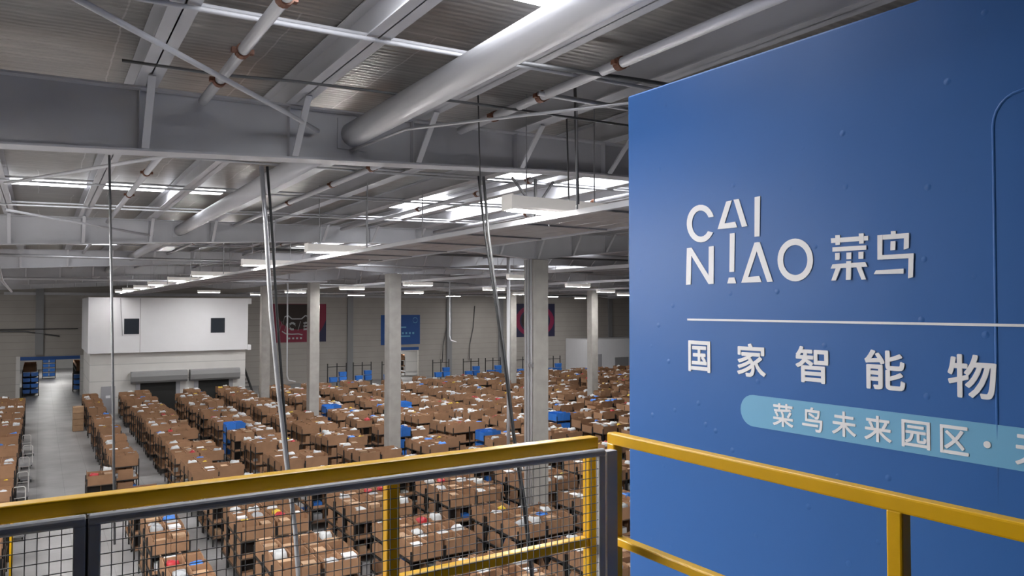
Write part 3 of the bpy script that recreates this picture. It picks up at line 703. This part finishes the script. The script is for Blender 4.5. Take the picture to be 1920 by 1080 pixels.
# ------------------------------------------------------------------ storage racks
PW = .90; LV = (.28, .77, 1.27); BH = .39; TH = .43; TL = .36
def frame_mb(m=None, ox=0, oy=0):
    m = m or MB()
    for x in (-1,1):
        for y in (-1,1): m.box(ox+x*.43-.017, ox+x*.43+.017, oy+y*.43-.017, oy+y*.43+.017, 0, 1.50)
    return m
def shelf_mb(z, m=None):
    m = m or MB()
    m.cur = 0; m.box(-.413,.413,-.445,.445,z-.02,z)
    m.cur = 1; m.box(-.452,-.447+.03,-.412,.412,z-.035,z+.012); m.box(.417,.452,-.412,.412,z-.035,z+.012)
    if z < 1: m.box(-.40,.40,-.003,.003,z+.002,z+.40)  # dark sheet behind the bins, put in for the shade inside
    return m
def bin_mb(m=None, x=0, y=0, z=0, s=1, h=BH, lip=.16, wd=.405, dp=.43):
    """open-fronted carton: origin bottom centre, front towards -y * s"""
    m = m or MB(); t = .010
    def B(a,b,c,d,e,f): m.box(x+a,x+b,y+s*c,y+s*d,z+e,z+f)
    B(-wd/2,wd/2,-dp/2,dp/2,0,t)
    if lip > .2: B(-wd/2+t,wd/2-t,dp/2-t,dp/2,t,h)
    B(-wd/2+t,wd/2-t,-dp/2,-dp/2+t,t,lip)
    for q in (-1,1):
        a, b = (x-wd/2, x-wd/2+t) if q < 0 else (x+wd/2-t, x+wd/2)
        m.prism([(y-s*dp/2,z+t),(y+s*dp/2,z+t),(y+s*dp/2,z+h),(y+s*(-dp/2+(.10 if lip > .2 else .17)),z+h),(y-s*dp/2,z+(max(lip+.04,h-.10) if lip > .2 else lip+.05))], 'x', a, b)
    return m
BX, BY = .207, .219
BINPOS = [(-BX,-BY,1),(BX,-BY,1),(-BX,BY,-1),(BX,BY,-1)]
ME_frame = frame_mb().data('frame', M['dark'])
ME_post = MB().box(-.017,.017,-.017,.017,0,1.52).data('post', M['dark'])
ME_shelf = [shelf_mb(z).data('shelf', [M['board'], M['dark']]) for z in LV]
ME_bin = {(s, k): bin_mb(None,0,0,0,s,BH if k < 2 else TH,.08 if k < 2 else TL).data('cardboard_bin', M['card']) for s in (1,-1) for k in (0,2)}
ME_tote = {s: bin_mb(None,0,0,0,s,.40,.34).data('plastic_tote', M['blue']) for s in (1,-1)}
def top_mb(m=None):
    m = m or MB()
    for x, y, s in BINPOS: bin_mb(m, x, y, LV[2], s, TH, TL)
    return m
GX = [-.412,-.402,-.006,.006,.402,.412]; GY = [-.434,-.424,-.006,.006,.424,.434]
ME_top = voxel(GX, GY, [LV[2], LV[2]+.01, LV[2]+TL, LV[2]+TH],
    lambda i,j,k: k == 0 or i in (0,2,4) and (k < 2 or 0 < j < 4) or j == 2 or (j in (0,4) and k == 1)).data('top_bins', M['card'])
GL = [-.434,-.424,-.25,-.006,.006,.25,.424,.434]
ME_low = [voxel(GX, GL, [LV[k_], LV[k_]+.01, LV[k_]+.08, LV[k_]+BH],
    lambda i,j,k: k == 0 or (i in (0,2,4) and (k == 1 or 1 < j < 5)) or (j in (0,6) and k == 1) or j == 3,
    lambda c, d: 1 if c[1] == 3 and d[1] else 0).data('lower_bins', [M['card'], M['dark']]) for k_ in (0,1)]  # centre wall coloured dark to stand in for shade in the open bins
FX = [-.452,-.447,-.413,.413,.447,.452]; FZ = [0]
for z in LV: FZ += [z-.035, z]
FZ += [1.52]
ME_rack = voxel(FX, FX, FZ, lambda i,j,k: (k in (1,3,5) and not (j in (0,4)) or (i in (1,3) and j in (1,3))),
    lambda c, d: 1 if d[2] and c[2] in (1,3,5) or (d[1] and c[2] in (1,3,5)) else 0).data('rack_frame', [M['dark'], M['board']])

def in_frame(x, y, z, marg=40):
    d = Vector((x, y, z - EYE)); th = math.radians(32.30)
    zz = d.x*math.sin(th) + d.y*math.cos(th)
    if zz < 1: return False
    px = 960 + 1400*(d.x*math.cos(th) - d.y*math.sin(th))/zz; py = 577 - 1400*d.z/zz
    return -marg < px < 1178 + marg and py < 1080 + 60
cols_v = [(-2.12,'l'),(-1.2,'l'),(3.05,'r')]
for b in range(16):
    cols_v += [(4.85+3.28*b+.5,'r'), (4.85+3.28*b+1.5,'r')]
rows_u = [(k, j, 17.75+4.1*k+.45+.92*j) for k in range(-1,11) for j in range(3)]
vis_cols = [c for c in cols_v]
rr_cols = [v for v, s in cols_v if s == 'r']
BLUE = [(8.1,41.2),(14.9,45.4),(14.9,34.2),(20.6,43.5),(18.1,31.3),(24.6,34.2),(31.3,60),(9.4,49)]
pods = []
for v, side in cols_v:
    for k, j, u in rows_u:
        if not in_frame(v, u, 1.6): continue
        if side == 'l' and (k < 1): continue
        if u > 60.4: continue
        if any(abs(v-cv) < .80 and abs(u-cu) < .80 for cv, cus in ((13.7, CU),(34.7,(43.7,54.9))) for cu in cus): continue
        if v > 33.5 and u < 40: pass
        if R.random() < .08 and u > 26: continue
        if v == 3.05 and k == 3: continue
        pods.append((v, u, side, k, j))
pods.append((2.02, 32.2, 'r', 3, 1))
pods.sort(key=lambda p: p[0]**2 + p[1]**2)
NEARP, MIDP = 36, 298
blue_set = set()
for bx, by in BLUE:
    blue_set.add(min(range(len(pods)), key=lambda i: (pods[i][0]-bx)**2 + (pods[i][1]-by)**2))
blue_set = {i for i in blue_set if i < MIDP}

# ---- goods that lie in the bins
def pillow(seed, w, d, h, flat_=.5, nu=12, nv=7):
    q = random.Random(seed); vs = []; fs = []
    ph = [q.uniform(0,6.28) for _ in range(6)]
    for i in range(nv+1):
        a = -math.pi/2 + math.pi*i/nv
        for t in range(nu):
            b = 2*math.pi*t/nu
            p = lambda c, e: math.copysign(abs(c)**e, c)
            x = p(math.cos(a),.35)*p(math.cos(b),.38); y = p(math.cos(a),.35)*p(math.sin(b),.38); z = p(math.sin(a),.6)
            k = 1 + .07*math.sin(5*b+ph[0]+3*z) + .05*math.sin(9*b+ph[1]) + q.uniform(-.07,.05)
            vs.append((x*k*w/2, y*k*d/2, h/2 + z*h/2*(1+.16*math.sin(3*x+ph[2])*math.cos(3*y+ph[3])+q.uniform(-.12,.12))))
    for i in range(nv):
        for t in range(nu): fs.append((i*nu+t, i*nu+(t+1)%nu, (i+1)*nu+(t+1)%nu, (i+1)*nu+t))
    return MB().add(vs, fs)
def carton(w, d, h):
    m = MB(); m.box(-w/2,w/2,-d/2,d/2,0,h); return m
KINDS = {  # name: (word, category, material, [meshes])
 'poly_mailer':   ('white poly mailer', 'mailer', 'white'),
 'grey_bag':      ('grey film bag', 'bag', 'grey'),
 'parcel_box':    ('brown parcel box', 'box', 'brown'),
 'blue_bag':      ('blue bag', 'bag', 'blue'),
 'yellow_packet': ('yellow packet', 'packet', 'yel'),
 'red_packet':    ('red packet', 'packet', 'red'),
 'white_box':     ('white box', 'box', 'letter'),
}
GM = {}
for kn, (wd_, ct, mt) in KINDS.items():
    L = []
    for s in range(4):
        q = random.Random(hash((len(kn), s)) % 1000)
        if kn == 'parcel_box': mb = carton(q.uniform(.24,.34), q.uniform(.22,.34), q.uniform(.27,.44)); sm = False
        elif kn == 'white_box': mb = carton(q.uniform(.22,.32), q.uniform(.20,.34), q.uniform(.36,.47)); sm = False
        elif kn == 'yellow_packet' or kn == 'red_packet': mb = pillow(s*7+3, q.uniform(.24,.33), q.uniform(.20,.30), q.uniform(.38,.47)); sm = True
        else: mb = pillow(s*13+len(kn), q.uniform(.31,.36), q.uniform(.28,.36), q.uniform(.37,.50)); sm = True
        L.append((mb, mb.data(kn, M[mt], sm)))
    GM[kn] = L
def pick_goods():
    x = R.random()
    for lim, k in ((.30,None),(.49,'poly_mailer'),(.57,'grey_bag'),(.81,'parcel_box'),(.84,'blue_bag'),(.89,'yellow_packet'),(.92,'red_packet'),(1.01,'white_box')):
        if x < lim: return k
def col_word(v, side):
    if side == 'l': return 'aisle-edge' if v > -2 else 'second'
    if v == 2.02: return 'aisle-jutting'
    return ordn(rr_cols.index(v)+1)
n_goods = {k: 0 for k in KINDS}; n_red = 0
far_goods = {k: MB() for k in KINDS}
far_racks = MB(); inside = MB()
FM = [M['dark'], M['board'], M['card']]
for idx, (v, u, side, k, j) in enumerate(pods):
    row = (k+1)*3 + j + 1
    near = u < 26.5
    rz = 0 if (near or R.random() < .14) else math.pi/2
    if R.random() < .5: rz += math.pi
    rz += R.uniform(-.025,.025)
    jit = .012 if near else .03
    v += R.uniform(-jit,jit); u += R.uniform(-jit,jit)
    zs = 1.0 if near else R.choice((.93,.97,1.0,1.0,1.03,1.07))
    if pods[idx][0] == 2.02: rz = 0
    blue = idx in blue_set
    if blue: zs = 1.12
    goods = [] if blue else [pick_goods() for _ in range(4)]
    if side == 'l': where = '%s column across the aisle, %s row back' % (col_word(v0 := pods[idx][0], side), ordn(row))
    elif pods[idx][0] == 2.02: where = 'jutting into the aisle, %s row back' % ordn(row)
    else: where = '%s column from the aisle, %s row back' % (col_word(pods[idx][0], side), ordn(row))
    ca, sa = math.cos(rz), math.sin(rz)
    if idx < MIDP:
        have = [KINDS[g][0] for g in dict.fromkeys(goods) if g][:1]
        if blue: lab = 'steel rack stacked with blue plastic totes, ' + where
        else: lab = 'brown carton rack ' + ('topped with %ss, ' % have[0].replace('box','box').replace('boxs','boxes') if have else 'with empty top bins, ') + where
        lab = lab.replace('boxs','boxes')
        e = empty('storage_rack', (v, u, 0), lab, 'rack', 'carton storage racks', rz)
        e.scale = (1, 1.1, zs) if abs(sa) > .5 else (1.1, 1, zs)
        if idx < NEARP or blue:
            for a_ in (-.43,.43):
                for b_ in (-.43,.43):
                    o = put('post', ME_post, e); o.location = (a_, b_, 0)
        else: put('rack_frame', ME_rack, e)
        if blue:
            for s in ME_shelf: put('shelf', s, e)
            for kk in range(3):
                for x, y, s in BINPOS:
                    o = put('plastic_tote', ME_tote[s], e); o.location = (x, y, LV[kk])
        elif idx < NEARP:
            for s in ME_shelf: put('shelf', s, e)
            for kk in range(3):
                for x, y, s in BINPOS:
                    o = put('cardboard_bin', ME_bin[(s, 0 if kk < 2 else 2)], e); o.location = (x, y, LV[kk])
        else:
            put('top_bins', ME_top, e)
            for q in ME_low: put('lower_bins', q, e)
    else:
        fm = MB(); frame_mb(fm); n0 = len(fm.f)
        for z in LV: shelf_mb(z, fm)
        fm.m = [0]*n0 + [1 if q == 0 else 0 for q in fm.m[n0:]]
        fm.cur = 2; top_mb(fm)
        for kk in (0,1):
            for x, y, s in BINPOS: bin_mb(fm, x, y, LV[kk], s)
        kx, ky = (1, 1.1) if abs(sa) > .5 else (1.1, 1)
        fm.v = [(p[0]*kx, p[1]*ky, p[2]) for p in fm.v]
        nn = len(far_racks.v)
        far_racks.v += [(v + p[0]*ca - p[1]*sa, u + p[0]*sa + p[1]*ca, p[2]*zs) for p in fm.v]
        far_racks.f += [tuple(i+nn for i in f_) for f_ in fm.f]; far_racks.m += fm.m
    if idx < 150 and not blue:
        for kk in (0,1):
            for x, y, s in BINPOS:
                if R.random() < .55:
                    lm = MB(); lm.cur = R.choice((0,0,1,1,2,3))
                    lm.box(x-.15, x+R.uniform(.02,.15), y-.14, y+.14, LV[kk]+.012, LV[kk]+R.uniform(.12,.26))
                    kx, ky = (1, 1.1) if abs(sa) > .5 else (1.1, 1); nn = len(inside.v)
                    inside.v += [(v + a_*kx*ca - b_*ky*sa, u + a_*kx*sa + b_*ky*ca, c_*zs) for a_, b_, c_ in lm.v]
                    inside.f += [tuple(i+nn for i in f_) for f_ in lm.f]; inside.m += lm.m
    for q, g in enumerate(goods):
        if not g: continue
        mb, me = R.choice(GM[g]); bx, by, s = BINPOS[q]
        gx, gy = (bx, by*1.1) if abs(sa) > .5 else (bx*1.1, by)
        wx, wy = v + gx*ca - gy*sa, u + gx*sa + gy*ca; wz = (LV[2] + .0105)*zs
        if idx < 105 and n_goods[g] < 290:
            n_goods[g] += 1
            o = put(g, me); o.location = (wx, wy, wz); o.rotation_euler = (0, 0, rz + R.choice((0, math.pi)) + R.uniform(-.06,.06))
            corner = ('aisle-side ' if wx < v else 'far-side ') + ('front bin' if wy < u else 'rear bin')
            if side == 'l': lb = '%s, %s of rack in %s column across the aisle, %s row' % (KINDS[g][0], corner, col_word(pods[idx][0], side), ordn(row))
            elif pods[idx][0] == 2.02: lb = '%s in the %s of the rack jutting into the aisle' % (KINDS[g][0], corner)
            else: lb = '%s, %s of rack in %s column from aisle, %s row' % (KINDS[g][0], corner, col_word(pods[idx][0], side), ordn(row))
            tag(o, lb, KINDS[g][1], KINDS[g][0] + 's in the rack bins')
        else:
            fg = far_goods[g]; nn = len(fg.v)
            fg.v += [(wx + p[0]*ca - p[1]*sa, wy + p[0]*sa + p[1]*ca, wz + p[2]) for p in mb.v]
            fg.f += [tuple(i+nn for i in f_) for f_ in mb.f]; fg.m += [0]*len(mb.f)
if far_racks.v:
    o = far_racks.build('distant_racks', FM); tag(o, 'distant carton racks massed towards the end wall', 'racks', None, 'stuff')
PLUR = {'poly_mailer':'poly mailers','grey_bag':'grey film bags','parcel_box':'brown parcel boxes','blue_bag':'blue bags','yellow_packet':'yellow packets','red_packet':'red packets','white_box':'white boxes'}
for g, fg in far_goods.items():
    if fg.v:
        o = fg.build('distant_' + PLUR[g].replace(' ','_'), M[KINDS[g][2]], None, smooth=g not in ('parcel_box','white_box'))
        tag(o, PLUR[g] + ' lying in the farther rack bins', 'parcels', None, 'stuff')
# goods glimpsed inside the open lower shelves
o = inside.build('shelved_goods', [M['white'], M['brown'], M['grey'], M['blue']]); tag(o, 'mixed goods inside the lower bins of the racks', 'goods', None, 'stuff')

# ------------------------------------------------------------------ aisle and far equipment
def make_cart():
    e = empty('hand_cart', (0,0,0), '', 'cart')
    MB().box(-.22,.22,-.4,.4,.14,.17).build('platform', M['galv'], e)
    m = MB(); m.tube([(-.2,.38,.17),(-.2,.42,.95),(-.15,.43,1.02),(.15,.43,1.02),(.2,.42,.95),(.2,.38,.17)], .018, 8); m.tube([(-.2,.40,.6),(.2,.40,.6)], .014, 8)
    m.build('handle', M['lampbody'], e)
    for x in (-.17,.17):
        for y in (-.33,.33): MB().tube([(x-.02,y,.07),(x+.02,y,.07)], .07, 12).build('wheel', M['dark'], e)
    return e
cart0 = make_cart()
for i, (x, y, r) in enumerate(((-.42,47.2,.2),(-.44,43.6,-.1),(-.45,40.2,.15),(-.50,36.6,0),(-.52,33.6,.1),(-.52,30.4,-.1))):
    o = cart0 if i == 0 else copy_tree(cart0)
    o.location = (x, y, 0); o.rotation_euler = (0,0,r)
    tag(o, 'pale steel platform hand cart parked along the aisle, %s from the end opening' % ordn(i+1), 'cart', 'hand carts along the aisle')
e = empty('yellow_guard', (-.62, 26.2, 0), 'yellow rack-end guard frame beside the aisle', 'guard')
for y in (0, 1.3): MB().box(-.03,.03,y,y+.06,0,1.5).build('post', M['yellow'], e)
MB().box(-.03,.03,.06,1.3,1.4,1.46).build('rail', M['yellow'], e)
e = empty('carton_stack', (2.15, 55.0, 0), 'pale boxed stack on the aisle edge before the white cabin', 'stack')
for k in range(4): MB().box(-.3,.3,-.4,.4,.02+k*.38,.38+k*.38).build('carton', M['brown'], e, bevel=.01)
# tote racks beyond the opening
def tote_rack(x, y, n, d, lab):
    e = empty('tote_rack', (x, y, 0), lab, 'rack', 'blue tote racks beyond the opening')
    m = MB()
    for a in (-1,1):
        for b_ in (0,1): m.box(a*.6-.03,a*.6+.03,b_*d-.03,b_*d+.03,0,n*.5+.2)
    m.build('frame', M['dark'], e)
    for k in range(n):
        MB().box(-.6,.6,-.03,d+.03,.22+k*.5,.25+k*.5).build('shelf', M['dark'], e)
        for x_ in (-.3,.3): MB().prism([(x_-.24,.255+k*.5),(x_+.24,.255+k*.5),(x_+.28,.58+k*.5),(x_-.28,.58+k*.5)],'y',.03,d-.03).build('plastic_tote', M['blue'], e)
tote_rack(-.60, 78.5, 4, 1.0, 'tall rack of blue totes just inside the wide opening')
tote_rack(.95, 97, 5, 1.0, 'blue tote rack standing alone deep in the room beyond')
tote_rack(3.3, 80.2, 3, 1.0, 'blue tote rack at the opening edge opposite the tall one')
def plain_rack(x, y, lab):
    e = empty('storage_rack', (x, y, 0), lab, 'rack', 'carton racks beyond the opening')
    put('rack_frame', ME_rack, e); put('top_bins', ME_top, e)
    for q in ME_low: put('lower_bins', q, e)
    e.scale = (1.2, 1.2, 1.45)
for k in range(6):
    plain_rack(3.5, 82.3+1.3*k, 'brown carton rack in the room beyond, right-hand line, %s back' % ordn(k+1))
    plain_rack(-.7, 81+1.3*k, 'brown carton rack in the room beyond, left-hand line, %s back' % ordn(k+1))
plain_rack(34.9, 79.5, 'carton rack inside the narrow opening under the blue banner')
# picking stations by the end wall
def make_station():
    e = empty('picking_station', (0,0,0), '', 'station')
    for x in (-.9, 0, .9): MB().box(x-.035,x+.035,-.035,.035,0,2.6).build('post', M['dark'], e)
    MB().box(-.93,.93,-.03,.03,2.25,2.31).build('crossbar', M['dark'], e)
    MB().box(-.9,.9,-.5,-.06,.85,.9).build('bench', M['dull'], e)
    for x in (-.45,.45):
        MB().prism([(x-.3,.9),(x+.3,.9),(x+.35,1.35),(x-.35,1.35)],'y',-.48,-.08).build('plastic_tote', M['blue'], e)
        if x > 0: MB().prism([(x-.3,1.40),(x+.3,1.40),(x+.35,1.8),(x-.35,1.8)],'y',-.46,-.08).build('plastic_tote', M['blue'], e)
    return e
s0 = make_station()
for i, (x, y) in enumerate(((23.6,68.0),(26.2,68.3),(29.0,68),(34.2,67.5),(37.5,67.2),(40.0,67),(43.4,66.5),(47,66))):
    o = s0 if i == 0 else copy_tree(s0)
    o.location = (x, y, 0); tag(o, 'dark-posted picking station with blue totes before the end wall, %s from the white cabin' % ordn(i+1), 'station', 'picking stations')
